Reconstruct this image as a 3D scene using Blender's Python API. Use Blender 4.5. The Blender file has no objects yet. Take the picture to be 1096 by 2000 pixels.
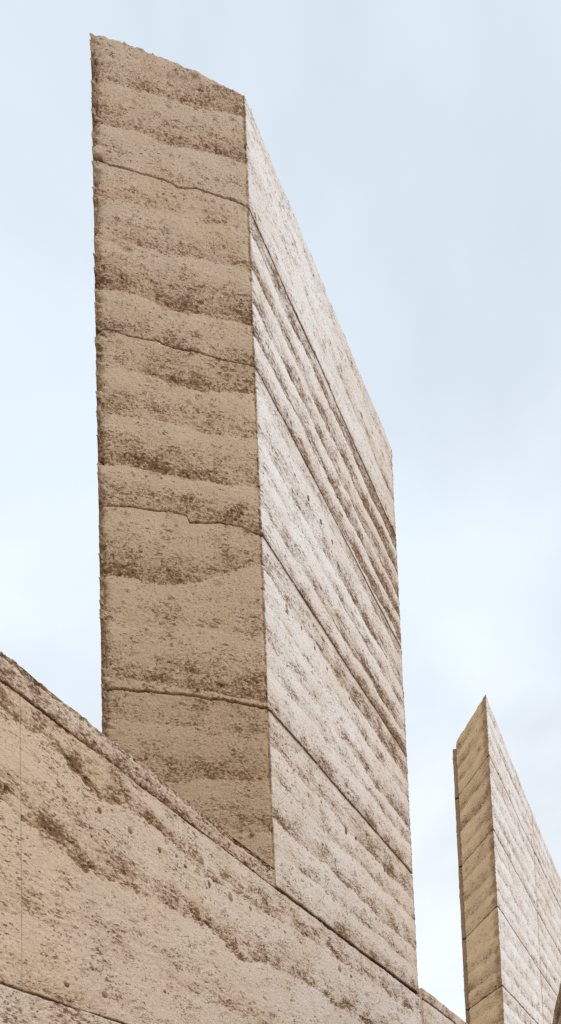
import bpy, math
import numpy as np
from mathutils import Matrix, Vector

SC = bpy.context.scene
COL = SC.collection

# ------------------------------------------------------------------ camera
F, PX, PY = 1100.0, 548.0, 2329.0          # focal length and principal point, photo pixels
PITCH, ROLL = math.radians(3.28), math.radians(-1.92)
EYE = Vector((0, 0, 1.6))
CR = Matrix.Rotation(math.pi / 2 + PITCH, 3, 'X') @ Matrix.Rotation(ROLL, 3, 'Z')
cd = bpy.data.cameras.new('camera')
cam = bpy.data.objects.new('camera', cd)
COL.objects.link(cam)
cam.matrix_world = Matrix.Translation(EYE) @ CR.to_4x4()
cd.sensor_fit = 'HORIZONTAL'
cd.sensor_width = 24.0
cd.lens = 24.0 * F / 1096.0
cd.shift_y = (PY - 1000.0) / 1096.0
cd.clip_start, cd.clip_end = 0.05, 6000.0
SC.camera = cam

# ------------------------------------------------------------------ sky and sun
SUN_AZ, SUN_EL = math.radians(114), math.radians(42)     # azimuth from +Y (view axis) towards +X
w = bpy.data.worlds.new('World')
SC.world = w
w.use_nodes = True
nt = w.node_tree
nt.nodes.clear()
N = nt.nodes.new
L = nt.links.new
out = N('ShaderNodeOutputWorld')
bg = N('ShaderNodeBackground')
bg.inputs['Strength'].default_value = 0.10
sky = N('ShaderNodeTexSky')
sky.sky_type = 'NISHITA'
sky.sun_disc = False
sky.sun_elevation = SUN_EL
sky.sun_rotation = SUN_AZ
sky.air_density, sky.dust_density, sky.ozone_density = 1.0, 1.5, 1.0
tc = N('ShaderNodeTexCoord')
sep = N('ShaderNodeSeparateXYZ')
L(tc.outputs['Generated'], sep.inputs[0])
# thin even cloud sheet: pale blue grey overhead, whiter lower down, soft blotches
ramp = N('ShaderNodeValToRGB')
cr = ramp.color_ramp
cr.elements[0].position = 0.0
cr.elements[0].color = (0.84, 0.885, 0.92, 1)
cr.elements[1].position = 1.0
cr.elements[1].color = (0.625, 0.722, 0.81, 1)
e = cr.elements.new(0.50); e.color = (0.815, 0.87, 0.92, 1)
e = cr.elements.new(0.76); e.color = (0.745, 0.825, 0.905, 1)
L(sep.outputs['Z'], ramp.inputs[0])
nz = N('ShaderNodeTexNoise')
nz.inputs['Scale'].default_value = 2.2
nz.inputs['Detail'].default_value = 4.0
nz.inputs['Roughness'].default_value = 0.5
nz.inputs['Distortion'].default_value = 0.4
mp = N('ShaderNodeMapping')
mp.inputs['Location'].default_value = (0.35, 0.1, 0.55)
mp.inputs['Scale'].default_value = (1, 1, 2.2)
L(tc.outputs['Generated'], mp.inputs[0])
L(mp.outputs[0], nz.inputs['Vector'])
mr = N('ShaderNodeMapRange')
mr.inputs['From Min'].default_value = 0.32
mr.inputs['From Max'].default_value = 0.68
mr.inputs['To Min'].default_value = 7.3
mr.inputs['To Max'].default_value = 9.2
L(nz.outputs['Fac'], mr.inputs['Value'])
mul = N('ShaderNodeVectorMath'); mul.operation = 'SCALE'
L(ramp.outputs['Color'], mul.inputs[0]); L(mr.outputs[0], mul.inputs['Scale'])
mix = N('ShaderNodeMix'); mix.data_type = 'RGBA'
mix.inputs['Factor'].default_value = 0.94
L(sky.outputs['Color'], mix.inputs['A']); L(mul.outputs[0], mix.inputs['B'])
L(mix.outputs['Result'], bg.inputs['Color'])
L(bg.outputs[0], out.inputs[0])

sd = bpy.data.lights.new('sun', 'SUN')
sd.energy = 1.5
sd.angle = math.radians(12)
sd.color = (1.0, 0.98, 0.955)
sun = bpy.data.objects.new('sun', sd)
COL.objects.link(sun)
sun.rotation_euler = Vector((-math.sin(SUN_AZ) * math.cos(SUN_EL), -math.cos(SUN_AZ) * math.cos(SUN_EL), -math.sin(SUN_EL))).to_track_quat('-Z', 'Y').to_euler()

SC.view_settings.view_transform = 'Standard'
SC.view_settings.look = 'None'
SC.view_settings.exposure = 0.45
SC.view_settings.gamma = 1.0
SC.view_settings.use_curve_mapping = False
SC.render.engine = 'CYCLES'
SC.cycles.use_denoising = False
SC.cycles.use_adaptive_sampling = True
SC.cycles.adaptive_threshold = 0.006
SC.cycles.max_bounces = 6
SC.cycles.diffuse_bounces = 4

# ------------------------------------------------------------------ helpers: rays, planes
def ray(x, y):
    d = CR @ Vector(((x - PX) / F, -(y - PY) / F, -1.0))
    return np.array(d)

def plan_at_depth(x, y, depth):
    d = ray(x, y)
    return d[:2] * depth / d[1]

class Plane:                                # an upright wall plane: plan point and plan direction
    def __init__(s, p, ang):
        s.p = np.array(p, float)
        s.d = np.array((math.sin(ang), math.cos(ang)))
        s.n = np.array((s.d[1], -s.d[0]))
    def hit(s, x, y):                       # (plan xy, z, distance along the plane)
        r = ray(x, y)
        t = (s.p @ s.n) / (r[:2] @ s.n)
        q = r * t
        return q[:2], q[2] + EYE.z, (q[:2] - s.p) @ s.d
    def z(s, x, y):
        return s.hit(x, y)[1]

def corner(plane, a, b):                    # an arris through two pixels of a plane: xy = c + k*z
    p0, z0, _ = plane.hit(*a)
    p1, z1, _ = plane.hit(*b)
    k = (p0 - p1) / (z0 - z1)
    return (p1 - k * z1, k)

def shift(c, v):
    return (c[0] + np.array(v), c[1])

def cxy(c, z):
    return c[0] + c[1] * z

# ------------------------------------------------------------------ helpers: noise
def _h(ix, iy, seed):
    n = (ix.astype(np.int64) * 374761393 + iy.astype(np.int64) * 668265263 + seed * 974634777) & 0xffffffff
    n = ((n ^ (n >> 13)) * 1274126177) & 0xffffffff
    n = ((n ^ (n >> 16)) * 2246822519) & 0xffffffff
    return (n ^ (n >> 15)) & 0xffffffff

def noise(x, y, seed=0):                    # gradient noise, about -1..1
    x0 = np.floor(x); y0 = np.floor(y)
    fx = x - x0; fy = y - y0
    u = fx * fx * fx * (fx * (fx * 6 - 15) + 10)
    v = fy * fy * fy * (fy * (fy * 6 - 15) + 10)
    r = []
    for dx in (0, 1):
        for dy in (0, 1):
            a = _h(x0 + dx, y0 + dy, seed) * (2 * math.pi / 4294967296.0)
            r.append(np.cos(a) * (fx - dx) + np.sin(a) * (fy - dy))
    return 1.5 * ((r[0] * (1 - v) + r[1] * v) * (1 - u) + (r[2] * (1 - v) + r[3] * v) * u)

def fbm(x, y, o=4, seed=0, g=0.5):
    t = np.zeros(np.broadcast(x, y).shape); a = 1.0
    for i in range(o):
        t = t + a * noise(x * 2 ** i + 17.3 * i, y * 2 ** i - 9.1 * i, seed + i)
        a *= g
    return t

def spots(x, y, seed=0, r0=0.2, r1=0.45, keep=0.5):   # round stones or holes: 1 at the middle of a spot
    x0 = np.floor(x); y0 = np.floor(y)
    best = np.zeros(x.shape)
    for dx in (-1, 0, 1):
        for dy in (-1, 0, 1):
            a = _h(x0 + dx, y0 + dy, seed) / 4294967296.0
            b = _h(x0 + dx, y0 + dy, seed + 7) / 4294967296.0
            c = _h(x0 + dx, y0 + dy, seed + 13) / 4294967296.0
            k = _h(x0 + dx, y0 + dy, seed + 29) / 4294967296.0
            rr = r0 + (r1 - r0) * c
            d = np.hypot(x - x0 - dx - a, y - y0 - dy - b) / rr
            best = np.maximum(best, np.where(k < keep, np.clip(1 - d, 0, 1), 0))
    return best

def sstep(a, b, x):
    t = np.clip((x - a) / (b - a), 0, 1)
    return t * t * (3 - 2 * t)

# ------------------------------------------------------------------ helpers: objects
def thing(name, label, cat, loc, group=None):
    o = bpy.data.objects.new(name, None)
    COL.objects.link(o)
    o.location = loc
    o['label'] = label
    o['category'] = cat
    o['kind'] = 'thing'
    if group:
        o['group'] = group
    return o

def link(name, me, parent, label=None):
    o = bpy.data.objects.new(name, me)
    COL.objects.link(o)
    if parent:
        o.parent = parent
        p = Vector((0, 0, 0)); q = parent
        while q:
            p += q.location; q = q.parent
        o.location = -p
    if label:
        o['label'] = label
    return o

# ------------------------------------------------------------------ materials
def earth_material(name):
    m = bpy.data.materials.new(name)
    m.use_nodes = True
    t = m.node_tree
    n, l = t.nodes.new, t.links.new
    bs = t.nodes['Principled BSDF']
    bs.inputs['Roughness'].default_value = 0.95
    bs.inputs['Specular IOR Level'].default_value = 0.15
    def attr(a):
        k = n('ShaderNodeAttribute'); k.attribute_name = a
        return k.outputs['Fac']
    def nse(scale, det, rough=0.6, sz=1.0):
        tc = n('ShaderNodeTexCoord'); mp = n('ShaderNodeMapping')
        mp.inputs['Scale'].default_value = (1, 1, sz)
        k = n('ShaderNodeTexNoise')
        k.inputs['Scale'].default_value = scale; k.inputs['Detail'].default_value = det
        k.inputs['Roughness'].default_value = rough
        l(tc.outputs['Object'], mp.inputs[0]); l(mp.outputs[0], k.inputs['Vector'])
        return k.outputs['Fac']
    def rng(v, a, b, c, d):
        k = n('ShaderNodeMapRange')
        for i, q in zip(('From Min', 'From Max', 'To Min', 'To Max'), (a, b, c, d)):
            k.inputs[i].default_value = q
        l(v, k.inputs['Value'])
        return k.outputs[0]
    def math_(op, a, b):
        k = n('ShaderNodeMath'); k.operation = op; k.use_clamp = False
        for i, q in enumerate((a, b)):
            if isinstance(q, (int, float)): k.inputs[i].default_value = q
            else: l(q, k.inputs[i])
        return k.outputs[0]
    def mixc(f, a, b, mode='MIX'):
        k = n('ShaderNodeMix'); k.data_type = 'RGBA'; k.blend_type = mode
        if isinstance(f, (int, float)): k.inputs['Factor'].default_value = f
        else: l(f, k.inputs['Factor'])
        for s, q in (('A', a), ('B', b)):
            if isinstance(q, tuple): k.inputs[s].default_value = (*q, 1)
            else: l(q, k.inputs[s])
        return k.outputs['Result']
    fine = nse(150, 3, 0.65, 1.5)
    grain = nse(55, 4, 0.7, 1.6)
    patch = nse(3.2, 4, 0.6)
    stain = nse(4.5, 3, 0.5, 0.16)
    flk_a = nse(30, 3, 0.6, 2.3)
    flk_b = nse(52, 3, 0.6, 2.1)
    dens = nse(5.5, 3, 0.6, 1.5)
    pale = mixc(attr('lit_pale'), TAN, WHITE)  # whiter earth colour stands in for skylight on the right-hand faces
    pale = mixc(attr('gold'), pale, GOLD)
    thin = rng(attr('lit_pale'), 0, 1, 1, 0.2)
    pale = mixc(math_('MULTIPLY', thin, rng(patch, 0.42, 0.72, 0, 0.35)), pale, OCHRE)
    pale = mixc(math_('MULTIPLY', thin, rng(stain, 0.5, 0.75, 0, 0.25)), pale, GREYED)
    low = mixc(rng(grain, 0.35, 0.62, 0, 1), BROWN, SAND)
    sf = math_('MULTIPLY', attr('strata'), rng(grain, 0.32, 0.66, 1.3, 0.35))
    c = mixc(sf, pale, low)
    c = mixc(math_('MULTIPLY', attr('worn'), rng(grain, 0.3, 0.7, 1.0, 0.45)), c, RUST)
    c = mixc(attr('pebble'), c, STONE)
    more = math_('ADD', math_('MULTIPLY', attr('strata'), 0.16), rng(dens, 0.35, 0.66, -0.075, 0.045))
    more = math_('ADD', more, math_('MULTIPLY', attr('lit_pale'), -0.016))
    more = math_('ADD', more, math_('MULTIPLY', attr('gold'), -0.05))
    fa = rng(math_('ADD', flk_a, more), 0.635, 0.675, 0, 0.9)
    fb = rng(math_('ADD', flk_b, more), 0.615, 0.66, 0, 0.8)
    c = mixc(math_('MAXIMUM', fa, fb), c, FLECK)
    c = mixc(attr('pit'), c, DEEP)
    g2 = nse(78, 4, 0.72, 1.7)
    gg = math_('MULTIPLY', math_('ADD', g2, -0.5), rng(attr('strata'), 0.05, 0.6, 0.75, 2.0))
    v = math_('MULTIPLY', rng(fine, 0.28, 0.72, 0.80, 1.20), math_('ADD', gg, 1.0))
    k = n('ShaderNodeCombineColor')
    for i in range(3): l(v, k.inputs[i])
    c = mixc(1.0, c, k.outputs[0], 'MULTIPLY')
    l(c, bs.inputs['Base Color'])
    b1 = n('ShaderNodeBump'); b1.inputs['Strength'].default_value = 0.6; b1.inputs['Distance'].default_value = 0.006
    l(math_('ADD', math_('ADD', fine, math_('MULTIPLY', g2, 1.6)), math_('MULTIPLY', math_('ADD', fa, fb), -0.8)), b1.inputs['Height'])
    l(b1.outputs[0], bs.inputs['Normal'])
    return m

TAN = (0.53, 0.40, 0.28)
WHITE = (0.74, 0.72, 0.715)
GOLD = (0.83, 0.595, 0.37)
OCHRE = (0.50, 0.35, 0.21)
GREYED = (0.42, 0.35, 0.275)
BROWN = (0.27, 0.15, 0.077)
SAND = (0.45, 0.305, 0.19)
RUST = (0.28, 0.16, 0.075)
STONE = (0.27, 0.17, 0.10)
DEEP = (0.14, 0.076, 0.038)
FLECK = (0.17, 0.09, 0.044)
EARTH = earth_material('rammed_earth')

def simple_material(name, col, var=0.3, scale=30):
    m = bpy.data.materials.new(name); m.use_nodes = True
    t = m.node_tree; bs = t.nodes['Principled BSDF']
    bs.inputs['Roughness'].default_value = 0.95
    bs.inputs['Specular IOR Level'].default_value = 0.2
    k = t.nodes.new('ShaderNodeTexNoise'); k.inputs['Scale'].default_value = scale; k.inputs['Detail'].default_value = 5
    r = t.nodes.new('ShaderNodeValToRGB')
    r.color_ramp.elements[0].position = 0.3; r.color_ramp.elements[1].position = 0.7
    r.color_ramp.elements[0].color = (*[c * (1 - var) for c in col], 1)
    r.color_ramp.elements[1].color = (*[c * (1 + var) for c in col], 1)
    tc = t.nodes.new('ShaderNodeTexCoord')
    t.links.new(tc.outputs['Object'], k.inputs['Vector'])
    t.links.new(k.outputs['Fac'], r.inputs[0]); t.links.new(r.outputs[0], bs.inputs['Base Color'])
    b = t.nodes.new('ShaderNodeBump'); b.inputs['Strength'].default_value = 0.5; b.inputs['Distance'].default_value = 0.01
    t.links.new(k.outputs['Fac'], b.inputs['Height']); t.links.new(b.outputs[0], bs.inputs['Normal'])
    return m

STONE_M = simple_material('brown_stone', (0.22, 0.13, 0.07), 0.4, 60)
OCHRE_M = simple_material('ochre_stone', (0.34, 0.23, 0.13), 0.25, 60)
GROUND_M = simple_material('sandy_gravel', (0.45, 0.36, 0.26), 0.12, 4)

# ------------------------------------------------------------------ the setting: ground
def ground():
    n = 48
    g = np.linspace(-1, 1, n)
    g = np.sign(g) * np.abs(g) ** 3 * 2500
    X, Y = np.meshgrid(g, g, indexing='ij')
    Z = 0.02 * fbm(X * 0.3, Y * 0.3, 3, 5) * (np.hypot(X, Y) < 60)
    v = np.stack([X, Y, Z], -1).reshape(-1, 3)
    f = [(i * n + j, (i + 1) * n + j, (i + 1) * n + j + 1, i * n + j + 1) for i in range(n - 1) for j in range(n - 1)]
    me = bpy.data.meshes.new('ground')
    me.from_pydata(v.tolist(), [], f)
    me.materials.append(GROUND_M)
    o = link('ground', me, None)
    o['kind'] = 'structure'
ground()

# ------------------------------------------------------------------ rammed earth builder
def earth_field(fc, s, z, ln, dc0, dc1):
    """relief (metres) and colour masks of one face; s along the face, z up, dc0/dc1 distance to the arrises"""
    sd = fc['seed']
    so = s + fc.get('off', 0) + 40.0
    wav, jag = fc.get('wav', 0.02), fc.get('jag', 0.008)
    dark = np.zeros(s.shape)
    amt = fc.get('amount', 1.0)
    wiggle = lambda i: wav * fbm(so * 2.2, 3.7 * i + 0 * so, 3, sd + i) + jag * fbm(so * 16, 9.1 * i + 0 * so, 3, sd + 50 + i)
    prev = None
    for i, b in enumerate(fc['bands']):     # (curve [(s, z)...] of a bed's lower edge, darkness there), top to bottom
        pts, st = b[0], b[1]
        zb = np.interp(s[:, :1], [p[0] for p in pts], [p[1] for p in pts]) + wiggle(i)[:, :1] * (b[2] if len(b) > 2 else 1)
        if prev is None:
            up = zb + 0.40
        else:
            up = prev
        fr = np.clip((up - z) / np.maximum(up - zb, 0.03), 0, 1.0)
        st = amt * st * (1 + fc.get('grow', 0.0) * (s / ln - 0.5)) * np.clip(1 + fc.get('vary', 0.55) * fbm(so * 1.1, z * 0.6 + 3.1 * i, 3, sd + 60 + i), 0.25, 1.35)
        inside = (z <= up) & (z > zb)
        prof = sstep(0.05, 1.05, fr) ** fc.get('pow', 1.15) * st
        soft = fc.get('soft', 0.014) * np.clip(1 + 0.9 * fbm(so * 3, z * 0 + i, 2, sd + 70 + i), 0.1, 3)
        tail = st * np.clip(1 - (zb - z) / soft, 0, 1) * (z <= zb)
        dark = np.where(inside, np.maximum(prof, dark), np.maximum(dark, tail))
        prev = zb
    clump = fbm(so * 5, z * 9, 4, sd + 90, 0.6)
    streak = fbm(so * 1.4, z * 26, 3, sd + 91)
    dark = dark * np.clip(0.90 + fc.get('clump', 0.42) * clump + 0.18 * streak, 0, 1.5) + 0.10 * np.clip(clump + 0.3 * streak, 0, 1)
    rag = fbm(so * 7, z * 36, 4, sd + 95, 0.6)
    dark = dark + fc.get('rag', 0.12) * rag * (0.3 + dark)
    dark = np.clip(dark, 0, 1)
    hard = fc.get('hard', 0.0)
    dark = dark * (1 - hard) + hard * sstep(0.06, 0.94, dark)
    q = fc.get('grain', 1.0)
    n1 = fbm(so * 34 / q, z * 52 / q, 3, sd + 120, 0.65)
    n2 = fbm(so * 80 / q, z * 110 / q, 2, sd + 140)
    n3 = fbm(so * 9 / q, z * 14 / q, 3, sd + 160)
    thr = fc.get('thr', 0.80) - 0.62 * dark - 0.12 * n3
    pit = sstep(thr, thr + 0.35, n1 + 0.35 * n2)
    peb = spots(so * 15 / q + 0.3 * n1, z * 22 / q + 0.3 * n2, sd + 180, 0.16, 0.42, 0.16)
    bigp = spots(so * 4.1 / q + 0.12 * n1, z * 5.3 / q + 0.12 * n2, sd + 190, 0.06, 0.16, 0.18)
    holes = spots(so * 11 / q + 0.35 * n1, z * 17 / q + 0.35 * n2, sd + 200, 0.07, 0.20, 0.35 * fc.get('holes', 0.22))
    edge = np.zeros(s.shape)
    for d, wd in ((dc0, fc.get('edge0', 0.0)), (dc1, fc.get('edge1', 0.0))):
        if wd > 0:
            edge = np.maximum(edge, 1 - sstep(wd * 0.25, wd * (1.0 + 0.6 * n3), d))
    rough = 0.35 + 0.9 * dark + 0.8 * edge
    rel = (0.006 * fbm(so * 1.7, z * 2.4, 3, sd + 210) + 0.0048 * q * rough * n1 + 0.0024 * q * rough * n2
           - 0.013 * q * pit * rough - 0.007 * q * sstep(0.1, 0.6, holes) + 0.006 * q * sstep(0, 0.6, peb) + 0.004 * q * sstep(0, 0.5, bigp)
           - fc.get('ledge', 0.006) * dark)
    ch = 1.3 - 2.6 * np.abs(fbm(so * 5, z * 7.5, 5, sd + 230, 0.68))
    near = np.exp(-(np.minimum(dc0, dc1) / 0.05) ** 2)
    rel = rel * (1 - 0.3 * near)
    keep = sstep(-0.01, 0.16, fc['ztop'] - z) if 'ztop' in fc else 1.0
    for d, wd in ((dc0, fc.get('chip0', 0.006)), (dc1, fc.get('chip1', 0.006))):
        k = keep * np.exp(-(d / (1.6 * wd + 0.008)) ** 2)
        rel = rel + k * (-wd * np.clip(0.55 + 0.95 * ch, 0.12, 2.2))
    rel *= fc.get('relief', 1.0)
    grav = spots(so * 24 / q + 0.3 * n1, z * 32 / q, sd + 260, 0.18, 0.5, 0.35)
    rel = rel + 0.005 * q * sstep(0, 0.5, grav) * np.clip(dark * 1.6, 0, 1)
    peb_c = np.clip(sstep(0.05, 0.4, peb) * 0.35 * (0.3 + dark) + 0.6 * sstep(0.02, 0.3, bigp), 0, 1)
    pit_c = np.clip(0.55 * fc.get('pits', 1.0) * pit * (0.35 + 0.8 * dark) + 0.9 * sstep(0.15, 0.55, holes), 0, 1)
    bl = fc.get('lit_pale', 0.0)
    if callable(bl): bl = bl(s, z)
    bl = np.clip(bl * (1.0 + 0.22 * fbm(so * 0.9, z * 1.6, 3, sd + 250)), 0, 1) * np.ones(s.shape)
    worn = np.clip(edge * (0.75 + 0.7 * n3), 0, 1) + fc.get('rust', 0.0)
    return rel, dark, pit_c, peb_c, np.clip(worn, 0, 1), bl

def earth_prism(name, parent, corners, faces, zb, zt, groove=0.03, gh=0.008, step=0.006, label=None, top_rough=0.0, gmul=(1, 1), mat=None):
    """one upright block: corners round the plan, a dict per face; zb/zt give bottom and top heights: lists per face of [(frac, z)...]"""
    nc = len(corners)
    cf, cs, c0, ck, dn, d0, d1, lens, fr = [], [], [], [], [], [], [], [], []
    zmid = zt[0][0][1]
    P = [cxy(c, zmid) for c in corners]
    nrm = []
    for i in range(nc):
        d = P[(i + 1) % nc] - P[i]
        d = d / np.linalg.norm(d)
        nrm.append(np.array((d[1], -d[0])))
    area = sum(P[i][0] * P[(i + 1) % nc][1] - P[(i + 1) % nc][0] * P[i][1] for i in range(nc))
    sg = 1.0 if area > 0 else -1.0
    nrm = [q * sg for q in nrm]
    for i in range(nc):
        a, b = corners[i], corners[(i + 1) % nc]
        ln = float(np.linalg.norm(P[(i + 1) % nc] - P[i]))
        k = max(2, int(math.ceil(ln / faces[i]['step'])))
        for j in range(k):
            t = j / k
            cf.append(i); cs.append(t * ln); fr.append(t); lens.append(ln)
            c0.append(a[0] * (1 - t) + b[0] * t); ck.append(a[1] * (1 - t) + b[1] * t)
            if j == 0:
                q = nrm[i - 1] + nrm[i]
                dn.append(q / np.linalg.norm(q))
            else:
                dn.append(nrm[i])
    cf = np.array(cf); cs = np.array(cs); c0 = np.array(c0); ck = np.array(ck); dn = np.array(dn); fr = np.array(fr); lens = np.array(lens)
    n = len(cf)
    def heights(spec):
        r = np.zeros(n)
        for i in range(nc):
            m = cf == i
            r[m] = np.interp(fr[m], [q[0] for q in spec[i]], [q[1] for q in spec[i]])
        for i in range(nc):     # small unevenness along the joint, closed round the corners
            m = cf == i
            wob = faces[i].get('joint', 0.006)
            r[m] += wob * (fbm(cs[m] * 5 + spec[i][0][1] * 7, 0 * cs[m] + i * 3.3, 4, 77, 0.6)) * np.minimum(1, np.minimum(cs[m], lens[m] - cs[m]) / 0.05)
        return r
    B, T = heights(zb), heights(zt)
    if top_rough:
        T = T + top_rough * (fbm(cs * 14, cf * 5.0, 3, 33) - 0.3)
    H = float(np.max(T - B))
    rows = max(4, int(math.ceil(H / step)))
    e1 = gh / H
    t = np.concatenate([[0.0, e1 * 0.6], np.linspace(e1 * 1.3, 1 - e1 * 1.3, rows), [1 - e1 * 0.6, 1.0]])
    inset = np.zeros(len(t))
    inset[0], inset[1] = groove * gmul[0], groove * 0.45 * gmul[0]
    inset[-1], inset[-2] = groove * gmul[1], groove * 0.45 * gmul[1]
    R = len(t)
    Z = B[:, None] + t[None, :] * (T - B)[:, None]
    S = np.repeat(cs[:, None], R, 1)
    rel = np.zeros((n, R)); att = {k: np.zeros((n, R)) for k in ('strata', 'pit', 'pebble', 'worn', 'lit_pale', 'gold')}
    for i in range(nc):
        m = cf == i
        if faces[i].get('plain'):
            continue
        ln = lens[m][0]
        r = earth_field(faces[i], S[m], Z[m], ln, S[m], ln - S[m])
        rel[m] = r[0]
        att['gold'][m] = faces[i].get('gold', 0.0)
        for k, q in zip(('strata', 'pit', 'pebble', 'worn', 'lit_pale'), r[1:]):  # masks
            att[k][m] = q
    lw = np.array([faces[i].get('lipw', 0.010) for i in range(nc)])[cf][:, None]
    lw = lw * np.array([max(faces[i].get('gm', (1, 1))) for i in range(nc)])[cf][:, None] ** 0.3
    lipw = np.exp(-((np.minimum(t * H / max(gmul[0], .01), (1 - t) * H / max(gmul[1], 0.01)))[None, :] / lw) ** 2)
    # joints: a touch of brown right at the lips
    lip = np.exp(-(np.minimum(t * H / max(gmul[0], .01), (1 - t) * H / max(gmul[1], 0.01)) / 0.009) ** 2)[None, :]
    att['worn'] = np.clip(att['worn'] + 0.55 * lip * (groove > 0.008), 0, 1)
    att['pit'] = np.clip(np.maximum(att['pit'], lipw * (groove > 0.008)), 0, 1)
    chipj = np.maximum(0, fbm(S * 9, Z * 3, 3, 61))
    gm = np.array([faces[i].get('gm', (1, 1)) for i in range(nc)], float)[cf]
    gw = np.where(np.arange(R)[None, :] < R // 2, gm[:, :1], gm[:, 1:])
    first = np.concatenate([[True], cf[1:] != cf[:-1]])
    gw[first] = 1.0
    rel = rel - inset[None, :] * gw - 0.006 * lip * chipj * (groove > 0.008)
    XY = c0[:, None, :] + ck[:, None, :] * Z[..., None] + dn[:, None, :] * rel[..., None]
    V = np.concatenate([XY, Z[..., None]], -1).reshape(-1, 3)
    ci = np.arange(n)
    cj = (ci + 1) % n
    r0 = np.arange(R - 1)
    a = (ci[:, None] * R + r0[None, :]); b = (cj[:, None] * R + r0[None, :])
    quads = np.stack([a, b, b + 1, a + 1], -1).reshape(-1, 4)
    if sg < 0:
        quads = quads[:, ::-1]
    nv = len(V)
    V = np.concatenate([V, [[*XY[:, 0].mean(0), B.mean()], [*XY[:, -1].mean(0), T.mean()]]])
    cb = np.stack([cj * R, ci * R, np.full(n, nv)], -1)
    ct = np.stack([ci * R + R - 1, cj * R + R - 1, np.full(n, nv + 1)], -1)
    tris = np.concatenate([cb, ct])
    if sg < 0:
        tris = tris[:, ::-1]
    me = bpy.data.meshes.new(name)
    me.vertices.add(len(V)); me.vertices.foreach_set('co', V.astype(np.float32).ravel())
    nl = quads.size + tris.size
    me.loops.add(nl); me.loops.foreach_set('vertex_index', np.concatenate([quads.ravel(), tris.ravel()]).astype(np.int32))
    npol = len(quads) + len(tris)
    me.polygons.add(npol)
    st = np.concatenate([np.arange(len(quads)) * 4, quads.size + np.arange(len(tris)) * 3]).astype(np.int32)
    me.polygons.foreach_set('loop_start', st)
    me.update(calc_edges=True)
    for k, q in att.items():
        A = me.attributes.new(k, 'FLOAT', 'POINT')
        A.data.foreach_set('value', np.concatenate([q.ravel(), [0, 0]]).astype(np.float32))
    me.materials.append(mat or EARTH)
    me.validate()
    return link(name, me, parent, label)

# ------------------------------------------------------------------ planes of the place
VPR = math.atan2(*ray(1370, 2365)[:2])                      # direction shared by the long faces
M_MID = plan_at_depth(507, 938, 3.7)
RIGHT = Plane(M_MID, VPR)                                   # long face of the tall tower and of the low wall
FRONT = Plane(M_MID, math.radians(79.6))                    # narrow face of the tall tower
DR = RIGHT.d
INN = -RIGHT.n                                              # into the wall

# ------------------------------------------------------------------ tall tower
cL = corner(FRONT, (174.5, 62), (196.5, 1425))
cM = corner(RIGHT, (478, 187), (537, 1690))
cR = corner(RIGHT, (766, 880), (818, 1930))
zref = 5.0
depthv = cxy(cR, zref) - cxy(cM, zref)
cB = shift(cL, depthv * 0.98)
TC = [cL, cM, cR, cB]
LNF = float(np.linalg.norm(cxy(cM, zref) - cxy(cL, zref)))
LNR = float(np.linalg.norm(depthv))
fz = lambda x, y: FRONT.z(x, y)
rz = lambda x, y: RIGHT.z(x, y)
def fpts(*pts):                 # photo points on the narrow face -> (distance from the left arris, height)
    r = []
    for x, y in pts:
        q, z, _ = FRONT.hit(x, y)
        r.append((float(np.linalg.norm(q - cxy(cL, z))), z))
    return r
def edge_joint(front_pts, ym, yr):     # a joint: points on the narrow face, at the corner, at the far end
    xm = 478 + (ym - 187) * 59 / 1503
    zm = rz(xm, ym)
    xr = 766 + (yr - 880) * 52 / 1050
    zr = rz(xr, yr)
    fp = fpts(*front_pts)
    f = [(min(1, p[0] / LNF), p[1]) for p in fp] + [(1.0, zm)]
    return [f, [(0, zm), (1, zr)], [(0, zr), (1, f[0][1])], [(0, f[0][1]), (1, f[0][1])]]

J = [
    edge_joint([(174.5, 62), (240, 81), (330, 118), (420, 161)], 184, 877),
    edge_joint([(186, 305), (215, 320), (262, 334), (300, 346), (330, 358), (350, 368), (385, 374), (425, 388), (455, 396)], 406, 1050),
    edge_joint([(188, 638), (240, 652), (330, 676), (420, 696)], 714, 1270),
    edge_joint([(196, 984), (260, 990), (330, 1000), (366, 1005), (371, 1018), (430, 1020), (470, 1026)], 1043, 1481),
    edge_joint([(200, 1343), (290, 1348), (383, 1357), (460, 1370)], 1383, 1709),
    edge_joint([(203, 1700), (380, 1715)], 1734, 1942),
]
def band(yl, ym, st, mids=(), wv=1.0):
    xl = 178 + (yl - 68) * 22 / 1357
    xm = 478 + (ym - 187) * 59 / 1503
    return (fpts((xl, yl), *mids, (xm, ym)), st, wv)
def rband(ym, st):
    st = min(1.0, st * 1.18)
    z = rz(478 + (ym - 187) * 59 / 1503, ym)
    return ([(0, z), (9, z)], st, 1.0)
front_bands = [
    [band(150, 232, 0.80, [(240, 168), (300, 182), (400, 215)]), band(228, 320, 0.75, [(260, 252), (340, 290), (420, 305)]), band(305, 406, 0.35)],
    [band(380, 455, 0.40), band(462, 530, 0.45), band(552, 634, 0.95, [(260, 575), (330, 600), (400, 612)]), band(638, 714, 0.70)],
    [band(712, 768, 0.80, [(300, 730), (380, 758)]), band(800, 852, 0.75, [(300, 815), (400, 845)]), band(898, 948, 0.95, [(300, 918), (400, 935)]), band(984, 1043, 0.95)],
    [band(1116, 1098, 0.80, [(260, 1126), (315, 1140), (380, 1132), (440, 1114)], 0.8), band(1215, 1236, 0.35), band(1312, 1366, 0.95, [(280, 1325), (380, 1340)]), band(1343, 1383, 0.55)],
    [band(1402, 1432, 0.45), band(1526, 1518, 0.95), band(1618, 1621, 0.85), band(1700, 1734, 0.6)],
]
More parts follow.
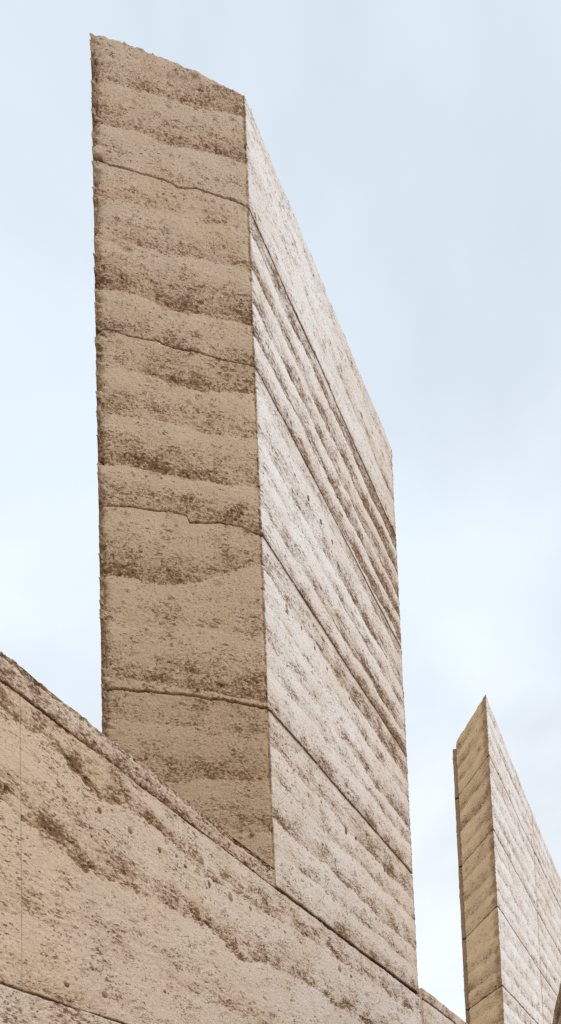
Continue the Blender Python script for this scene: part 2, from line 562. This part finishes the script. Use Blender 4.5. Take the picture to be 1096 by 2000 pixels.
right_bands = [
    [rband(222, .35), rband(262, .22), rband(318, .50), rband(360, .20), rband(406, .50)],
    [rband(455, .80), rband(525, .85), rband(590, .75), rband(650, .95), rband(714, 1.0)],
    [rband(762, .40), rband(850, .62), rband(905, .50), rband(985, .62), rband(1043, .85)],
    [rband(1112, .78), rband(1170, .40), rband(1250, .60), rband(1300, .55), rband(1383, .90)],
    [rband(1455, .75), rband(1515, .55), rband(1600, .75), rband(1655, .50), rband(1734, .75)],
]
fpale = [0.12, 0.10, 0.05, 0.02, 0.0]
rlit_pale = [1.0, 0.97, 0.95, 0.80, 0.58]  # long face: skylight painted in as whiter earth, less on the lower lifts

base = cxy(cM, 0)
tower = thing('rammed_earth_tower', 'tall pale rammed earth tower with five banded lifts rising above the low wall', 'tower', (base[0], base[1], 0.0))
lifts = []
for i in range(5):
    ff = dict(seed=100 + 0 * i, amount=0.74, bands=front_bands[i], step=0.0068, lit_pale=fpale[i], edge0=0.055, edge1=0.022, chip0=0.026, chip1=0.009, wav=0.016, jag=0.010, joint=0.010, holes=0.16, lipw=0.008, clump=0.3, soft=0.022, pow=0.9, rust=[.0, .0, .03, .14, .38][i], gm=[(1, 1), (.15, 1), (.3, .15), (.8, .3), (1, .8)][i])
    if i == 0:
        ff['ztop'] = J[0][0][0][1]
    rf = dict(seed=300 + 0 * i, amount=[0.62, 0.98, 0.86, 0.74, 0.66][i], grow=[0.3, 0.7, 0.9, 0.7, 0.4][i], vary=0.40, bands=right_bands[i], step=0.012, lit_pale=lambda s, z, b=rlit_pale[i]: b * (1 - 0.38 * (s / LNR) ** 1.4), edge0=0.008, edge1=0.02, chip0=0.006, chip1=0.008, wav=0.032, jag=0.010, joint=0.004, pow=0.9, rag=0.24, ledge=0.0005, off=5.0, holes=0.3, lipw=0.020, soft=0.010, hard=0.35, pits=0.8, rust=0.0)
    bf = dict(seed=500, bands=[], step=0.05, lit_pale=0.1)
    lf = dict(seed=600, bands=[], step=0.05, lit_pale=0.1)
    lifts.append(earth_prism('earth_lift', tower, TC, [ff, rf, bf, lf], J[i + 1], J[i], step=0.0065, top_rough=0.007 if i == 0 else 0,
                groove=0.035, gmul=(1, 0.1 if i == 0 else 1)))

# ------------------------------------------------------------------ low wall
TH = 0.82
def wl(x, y):                               # photo point on the wall face -> distance along it
    return RIGHT.hit(x, y)[2]
sM = wl(537, 1690)
sA = wl(-420, 1300)                         # starts left of the frame, beside the camera
sV = wl(40, 1500)
sJ = wl(822, 1950)
sZ = wl(1010, 2100)
def wc(s, back=0.0):
    return (RIGHT.p + DR * s + INN * back, np.zeros(2))
def whit(pts, s0=0.0):
    r = []
    for x, y in pts:
        q, z, s = RIGHT.hit(x, y)
        r.append((s - s0, z))
    return r
jE = J[5][1][0][1]                          # joint under the tower
zTop = rz(198, 1425)
zTopR = rz(860, 1956)
zLow = rz(0, 1921)
flat = lambda z, k=4: [[(0, z), (1, z)]] * k
pl = lambda: dict(plain=True, step=0.15)
wall = thing('low_earth_wall', 'long low sandy rammed earth wall running under and past the tall tower', 'wall', (*(RIGHT.p), 0.0))
# course above the upper joint, up to the tower's narrow face
zE1 = rz(0, 1336)
g = 0.003
mX = cxy(cM, zTop)
dF = (cxy(cL, zTop) - mX); dF /= np.linalg.norm(dF)
kk = TH / (dF @ INN)
top_poly = [wc(sA), (mX - DR * g, np.zeros(2)), (mX + dF * kk - DR * g, np.zeros(2)), wc(sA, TH)]
top_bands = [(whit([(-300, 1270), (0, 1470), (540, 1850)], sA), 0.98, 1.0)]
earth_prism('top_course', wall, top_poly,
            [dict(seed=700, bands=[([(0, zTop - 0.03), (9, zTop - 0.03)], .8, 1), ([(0, jE - 0.02), (9, jE - 0.02)], 0.85, 0)], pow=0.3, step=0.0055, lit_pale=0.25, chip0=0.0, joint=0.004, lipw=0.006, thr=0.62, holes=0.45), pl(), pl(), pl()],
            flat(jE), flat(zTop), step=0.005, groove=0.015, gh=0.005, top_rough=0.006, gmul=(1, 0.4), label='brown pitted capping course')
b1 = [(-300, 1200), (0, 1400), (90, 1432), (140, 1500), (200, 1563), (250, 1573), (310, 1620), (376, 1682), (430, 1725), (500, 1772), (600, 1830), (737, 1925), (822, 1985)]
b2 = [(-300, 1380), (0, 1562), (60, 1620), (105, 1650), (170, 1694), (230, 1728), (260, 1747), (320, 1765), (380, 1802), (430, 1830), (470, 1872), (540, 1895), (614, 1928), (692, 1988), (800, 2060)]
b3 = [(-300, 1640), (0, 1760), (300, 1900), (480, 1990), (700, 2100)]
def main_panel(s0, s1, seed, cap=None):
    fc = dict(seed=seed, off=s0, amount=1.0, step=0.0055, lit_pale=lambda s, z: np.clip(0.10 + 0.40 * (s + s0 - sA - 0.7) / 3.6, 0.03, 0.55), clump=1.0, rag=0.35, rust=0.02, lipw=0.004, chip0=cap[0], chip1=cap[1], joint=0.004, wav=0.022, jag=0.022, thr=0.84, pow=2.0, holes=0.42, grain=1.0,
              bands=[(whit(b1, s0), 0.56), (whit(b2, s0), 0.60), (whit(b3, s0), 0.25), ([(0, zLow), (9, zLow)], 0.25)])
    return earth_prism('wall_panel', wall, [wc(s0), wc(s1), wc(s1, TH), wc(s0, TH)], [fc, pl(), pl(), pl()], flat(zLow), flat(jE), step=0.0055, groove=0.014, gh=0.004)
main_panel(sA, sV - 0.0003, 800, (0.004, 0.0004))
big_panel = main_panel(sV + 0.0003, sJ, 800, (0.0004, 0.004))
low_f = dict(seed=900, lipw=0.004, step=0.007, lit_pale=0.3, bands=[([(0, zLow - 0.14), (9, zLow - 0.14)], 0.5), ([(0, zLow - 0.3), (9, zLow - 0.3)], 0.8), ([(0, zLow - 0.6), (9, zLow - 0.6)], 0.8), ([(0, zLow - .9), (9, zLow - .9)], 0.8)])
earth_prism('wall_panel', wall, [wc(sA), wc(sJ), wc(sJ, TH), wc(sA, TH)], [low_f, pl(), pl(), pl()], flat(zLow - 0.95), flat(zLow), step=0.007, groove=0.006, gh=0.003)
low_g = dict(low_f, step=0.03, seed=910)
earth_prism('wall_panel', wall, [wc(sA), wc(sJ), wc(sJ, TH), wc(sA, TH)], [low_g, pl(), pl(), pl()], flat(-0.1), flat(zLow - 0.95), step=0.03, groove=0.03)
# mortar-coloured filler in the upright joint, then the stretch beyond the tower
zTR = zTopR
zJR = rz(857, 1974)
earth_prism('joint_filler', wall, [wc(sJ + 0.003, 0.012), wc(sJ + 0.055, 0.012), wc(sJ + 0.055, TH), wc(sJ + 0.003, TH)],
            [dict(seed=950, bands=[], step=0.012, lit_pale=0.0, rust=0.45), pl(), pl(), pl()], flat(0.0), flat(zTR - 0.03), step=0.012, groove=0.004)
end_f = dict(seed=960, step=0.010, lit_pale=0.3, thr=0.7, bands=[([(0, zTR - 0.2), (9, zTR - 0.2)], 0.7), ([(0, zJR), (9, zJR)], 0.8)])
earth_prism('top_course', wall, [wc(sJ + 0.06), wc(sZ), wc(sZ, TH), wc(sJ + 0.06, TH)], [end_f, pl(), pl(), pl()], flat(zJR), flat(zTR), step=0.009, groove=0.03, gmul=(1, .3))
end_g = dict(seed=970, step=0.012, lit_pale=0.45, bands=[([(0, zJR - 0.3), (9, zJR - 0.3)], 0.5), ([(0, zJR - 0.7), (9, zJR - 0.7)], 0.5)])
earth_prism('wall_panel', wall, [wc(sJ + 0.06), wc(sZ), wc(sZ, TH), wc(sJ + 0.06, TH)], [end_g, pl(), pl(), pl()], flat(-0.1), flat(zJR), step=0.015, groove=0.016)

# ------------------------------------------------------------------ pointed tower on the right
M2 = plan_at_depth(966, 1677, 8.0)
R2 = Plane(M2, VPR)
L2 = Plane(M2, math.atan2(*ray(249, 2402)[:2]))
c2L = corner(L2, (890.5, 1449), (917.5, 1997))
c2M = corner(R2, (948.5, 1355), (985, 1999))
c2J = corner(R2, (1040, 1600), (1062, 2000))
s2Z = R2.hit(1200, 1800)[2]
pZ = R2.p + R2.d * s2Z
c2Z = (pZ, np.zeros(2))
c2B = shift(c2Z, -R2.n * 0.62)
c2K = shift(c2J, -R2.n * 0.62)
def j2(yl, ym, yj):
    zl = L2.z(890.5 + (yl - 1449) * 27 / 548, yl)
    zm = R2.z(948.5 + (ym - 1355) * 36.5 / 644, ym)
    zj = R2.z(1040 + (yj - 1600) * 22 / 400, yj)
    return zl, zm, zj
J2 = [j2(1449, 1355, 1584), j2(1556, 1474, 1664), j2(1690, 1619, 1781), j2(1832, 1769, 1898), j2(1971, 1924, 2013)]
zz = [sum(q) / 3 for q in J2]
J2.append(tuple(q - 0.95 for q in J2[-1]))
J2.append((-0.1, -0.1, -0.1))
tower2 = thing('rammed_earth_spire', 'smaller sharp pointed rammed earth tower standing further back at right', 'tower', (*M2, 0.0))
import itertools
for i in range(6):
    t, b = J2[i], J2[i + 1]
    hgt = t[1] - b[1]
    fr2 = [0.24, 0.52, 0.78, 1.0]
    st_l = [[.5, .75, .6, .7], [.65, .8, .5, .7], [.5, .7, .6, .6], [.35, .55, .9, .8], [.5, .6, .6, .6], [.5] * 4][i]
    st_r = [[.3, .45, .35, .45], [.45, .35, .5, .45], [.3, .4, .35, .4], [.35, .3, .45, .4], [.5, .4, .4, .4], [.5] * 4][i]
    ll = 0.76
    lb = [([(0, t[0] + (b[0] - t[0]) * f), (ll, t[1] + (b[1] - t[1]) * f)], s) for f, s in zip(fr2, [0.85 * k for k in st_l])]
    rb = [([(0, t[1] + (b[1] - t[1]) * f), (9, t[1] + (b[1] - t[1]) * f)], s) for f, s in zip(fr2, [1.0 * k for k in st_r])]
    rb2 = [([(0, t[2] + (b[2] - t[2]) * f), (9, t[2] + (b[2] - t[2]) * f)], s) for f, s in zip(fr2, [.35, .4, .5, .5])]
    far = i >= 5
    lfd = dict(seed=1100, bands=lb, step=0.04 if far else 0.011, lit_pale=0.0, gold=0.9, edge1=0.16, soft=0.03, ledge=0.001, clump=0.3, thr=1.0, lipw=0.006, gm=(.4, .4), chip0=0.006, chip1=0.012, grain=1.5, off=3, holes=0.15, wav=0.02)
    rfd = dict(seed=1200, bands=rb, step=0.06 if far else 0.016, lit_pale=0.95, ledge=0.001, thr=1.0, edge0=0.01, edge1=0.03, chip1=0.012, chip0=0.010, grain=1.5, off=9, holes=0.35, wav=0.02)  # painted whiter than the narrow face, as the side lit by the sky
    h4 = lambda q: [[(0, q[0]), (1, q[1])], [(0, q[1]), (1, q[2])], [(0, q[2]), (1, q[2])], [(0, q[2]), (1, q[0])]]
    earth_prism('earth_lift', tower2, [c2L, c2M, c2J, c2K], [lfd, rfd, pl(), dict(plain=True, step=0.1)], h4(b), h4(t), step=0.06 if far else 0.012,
                groove=0.035, gh=0.008, top_rough=0.008 if i == 0 else 0, gmul=(1, 0.3 if i == 0 else 1))
    # stretch beyond the upright joint
    gap = R2.d * 0.018
    rfe = dict(rfd, bands=rb2, off=13, edge0=0.03, edge1=0.0, chip0=0.012, lit_pale=0.85, step=0.06 if far else 0.02)
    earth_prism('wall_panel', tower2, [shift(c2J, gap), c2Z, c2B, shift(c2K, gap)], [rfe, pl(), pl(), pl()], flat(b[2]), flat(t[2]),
                step=0.06 if far else 0.016, groove=0.035, gh=0.008, gmul=(1, 0.3 if i == 0 else 1))
    # rough brown edging down the far side of the narrow face
    zt2, zb2 = (t[0] - 0.075 if i == 0 else t[0] - 0.006), b[0] + 0.006
    vd = np.array((0.33, 0.944)); vr = np.array((0.944, -0.33))
    a = shift(c2L, vd * 0.03 + vr * 0.03)
    o0 = shift(a, -vr * 0.088)
    o1 = shift(o0, vd * 0.22 + vr * 0.01)
    o2 = shift(a, vd * 0.22)
    sfd = dict(seed=1300, bands=[], step=0.012 if not far else 0.06, lit_pale=0.0, rust=0.75, grain=1.4, chip0=0.006, chip1=0.0, holes=0.5)
    earth_prism('edging', tower2, [o0, a, o2, o1], [sfd, pl(), pl(), dict(sfd, step=0.03)], flat(zb2), flat(zt2), step=0.012 if not far else 0.06, groove=0.012, label='rough brown edging' if i == 0 else None)

# ------------------------------------------------------------------ wall corner at the lower right
q0 = plan_at_depth(1096, 1894, 4.0)
q1 = plan_at_depth(1075.5, 2000, 5.13)
z0 = ray(1096, 1894)[2] * 4.0 + EYE.z
dq = (q1 - q0) / np.linalg.norm(q1 - q0)
nq = np.array((dq[1], -dq[0]))
qa, qb = q0 - dq * 2.0, q0 + dq * 2.6
pc = lambda p: (np.array(p), np.zeros(2))
wall3 = thing('shaded_earth_wall', 'dark tan rammed earth wall just entering the lower right corner', 'wall', (*q0, 0.0))
zc = [z0, z0 - 0.95, -0.1]
for i in range(2):
    fc = dict(seed=1500, step=0.008, lit_pale=0.1, bands=[([(0, zc[i] - h), (9, zc[i] - h)], .6) for h in (.2, .45, .7, .95)])
    earth_prism('wall_panel', wall3, [pc(qa), pc(qb), pc(qb + nq * 0.6), pc(qa + nq * 0.6)], [fc, pl(), pl(), pl()], flat(zc[i + 1]), flat(zc[i]), step=0.01 if i == 0 else 0.05, groove=0.03, gmul=(1, .4 if i == 0 else 1))

# ------------------------------------------------------------------ stones showing in the faces
def stone_mesh(seed, mat):
    import bmesh
    bm = bmesh.new()
    bmesh.ops.create_icosphere(bm, subdivisions=2, radius=1.0)
    rs = np.random.RandomState(seed)
    ks = rs.normal(size=(7, 3)); ks /= np.linalg.norm(ks, axis=1)[:, None]
    hs = rs.uniform(0.62, 0.95, 7)
    for v in bm.verts:                       # cut by a few random planes: a blunt broken pebble
        c = np.array(v.co)
        for k_, h_ in zip(ks, hs):
            d = c @ k_ - h_
            if d > 0: c = c - k_ * d * 0.85
        v.co = c * (1 + rs.uniform(-0.05, 0.05))
    me = bpy.data.meshes.new('stone')
    bm.to_mesh(me); bm.free()
    me.materials.append(mat)
    return me
BROWN_ST = [stone_mesh(k, STONE_M) for k in range(4)]
OCHRE_ST = [stone_mesh(k + 20, OCHRE_M) for k in range(2)]
def stone(parent, plane, x, y, wpx, hpx, k, ochre=False, proud=0.12):
    q, z, _ = plane.hit(x, y)
    sc = q[1] / F * 0.5
    me = OCHRE_ST[k % 2] if ochre else BROWN_ST[k % 4]
    o = link('stone', me, parent)
    nn = plane.n if plane.n @ q < 0 else -plane.n
    a, h = wpx * sc * (1.25 if plane is RIGHT else 1.0), hpx * sc
    th = 0.5 * min(a, h)
    q = q + nn * (proud * th - 0.35 * th)
    o.location = (q[0], q[1], z)
    o.rotation_euler = (0, 0, math.atan2(plane.d[1], plane.d[0]))
    o.scale = (a, th, h)
for k, (i, x, y, wp, hp, oc) in enumerate([(0, 196, 310, 15, 10, 0), (3, 434, 1333, 22, 10, 1),
                                           (2, 472, 1000, 9, 8, 0), (4, 286, 1610 - 130, 9, 8, 0), (4, 494, 1628, 12, 10, 1)]):
    stone(lifts[i], FRONT, x, y, wp, hp, k, oc, 0.35)
for k, (i, x, y, wp, hp, oc) in enumerate([(2, 576, 928, 5, 10, 0), (2, 603, 973, 6, 12, 0), (2, 627, 1019, 6, 13, 0), (2, 649, 1058, 5, 12, 0), (3, 560, 1190, 11, 22, 1),
                                           (3, 589, 1227, 5, 9, 0), (3, 615, 1266, 5, 10, 0), (3, 639, 1306, 5, 9, 0), (4, 676, 1622, 8, 19, 0), (4, 602, 1552, 8, 16, 1),
                                           (4, 573, 1507, 6, 10, 0), (4, 627, 1566, 6, 10, 0), (4, 696, 1637, 5, 8, 0), (4, 752, 1699, 5, 9, 0), (3, 629, 1338, 5, 9, 0), (3, 682, 1363, 5, 9, 0),
                                           (1, 506, 521, 5, 8, 0), (0, 541, 505, 5, 9, 0), (1, 560, 648, 5, 12, 0), (3, 716, 1446 - 60, 5, 9, 0)]):
    stone(lifts[i], RIGHT, x, y, wp, hp, k, oc)
for k, (x, y, wp, hp, oc) in enumerate([(123, 1537, 12, 11, 0), (195, 1583, 11, 15, 0), (255, 1621, 10, 15, 1), (312, 1660, 8, 12, 0), (362, 1692, 8, 9, 0), (409, 1728, 8, 15, 0),
                                        (450, 1752, 14, 23, 1), (489, 1774, 8, 12, 1), (523, 1798, 6, 10, 0), (556, 1821, 7, 10, 0), (587, 1842, 7, 9, 0), (131, 1923, 10, 10, 0),
                                        (205, 1941, 12, 16, 1), (322, 1937, 10, 9, 0), (664, 1892, 10, 16, 1), (686, 1907, 7, 8, 0), (379, 1668, 12, 13, 1)]):
    stone(big_panel, RIGHT, x, y, wp, hp, k, oc)
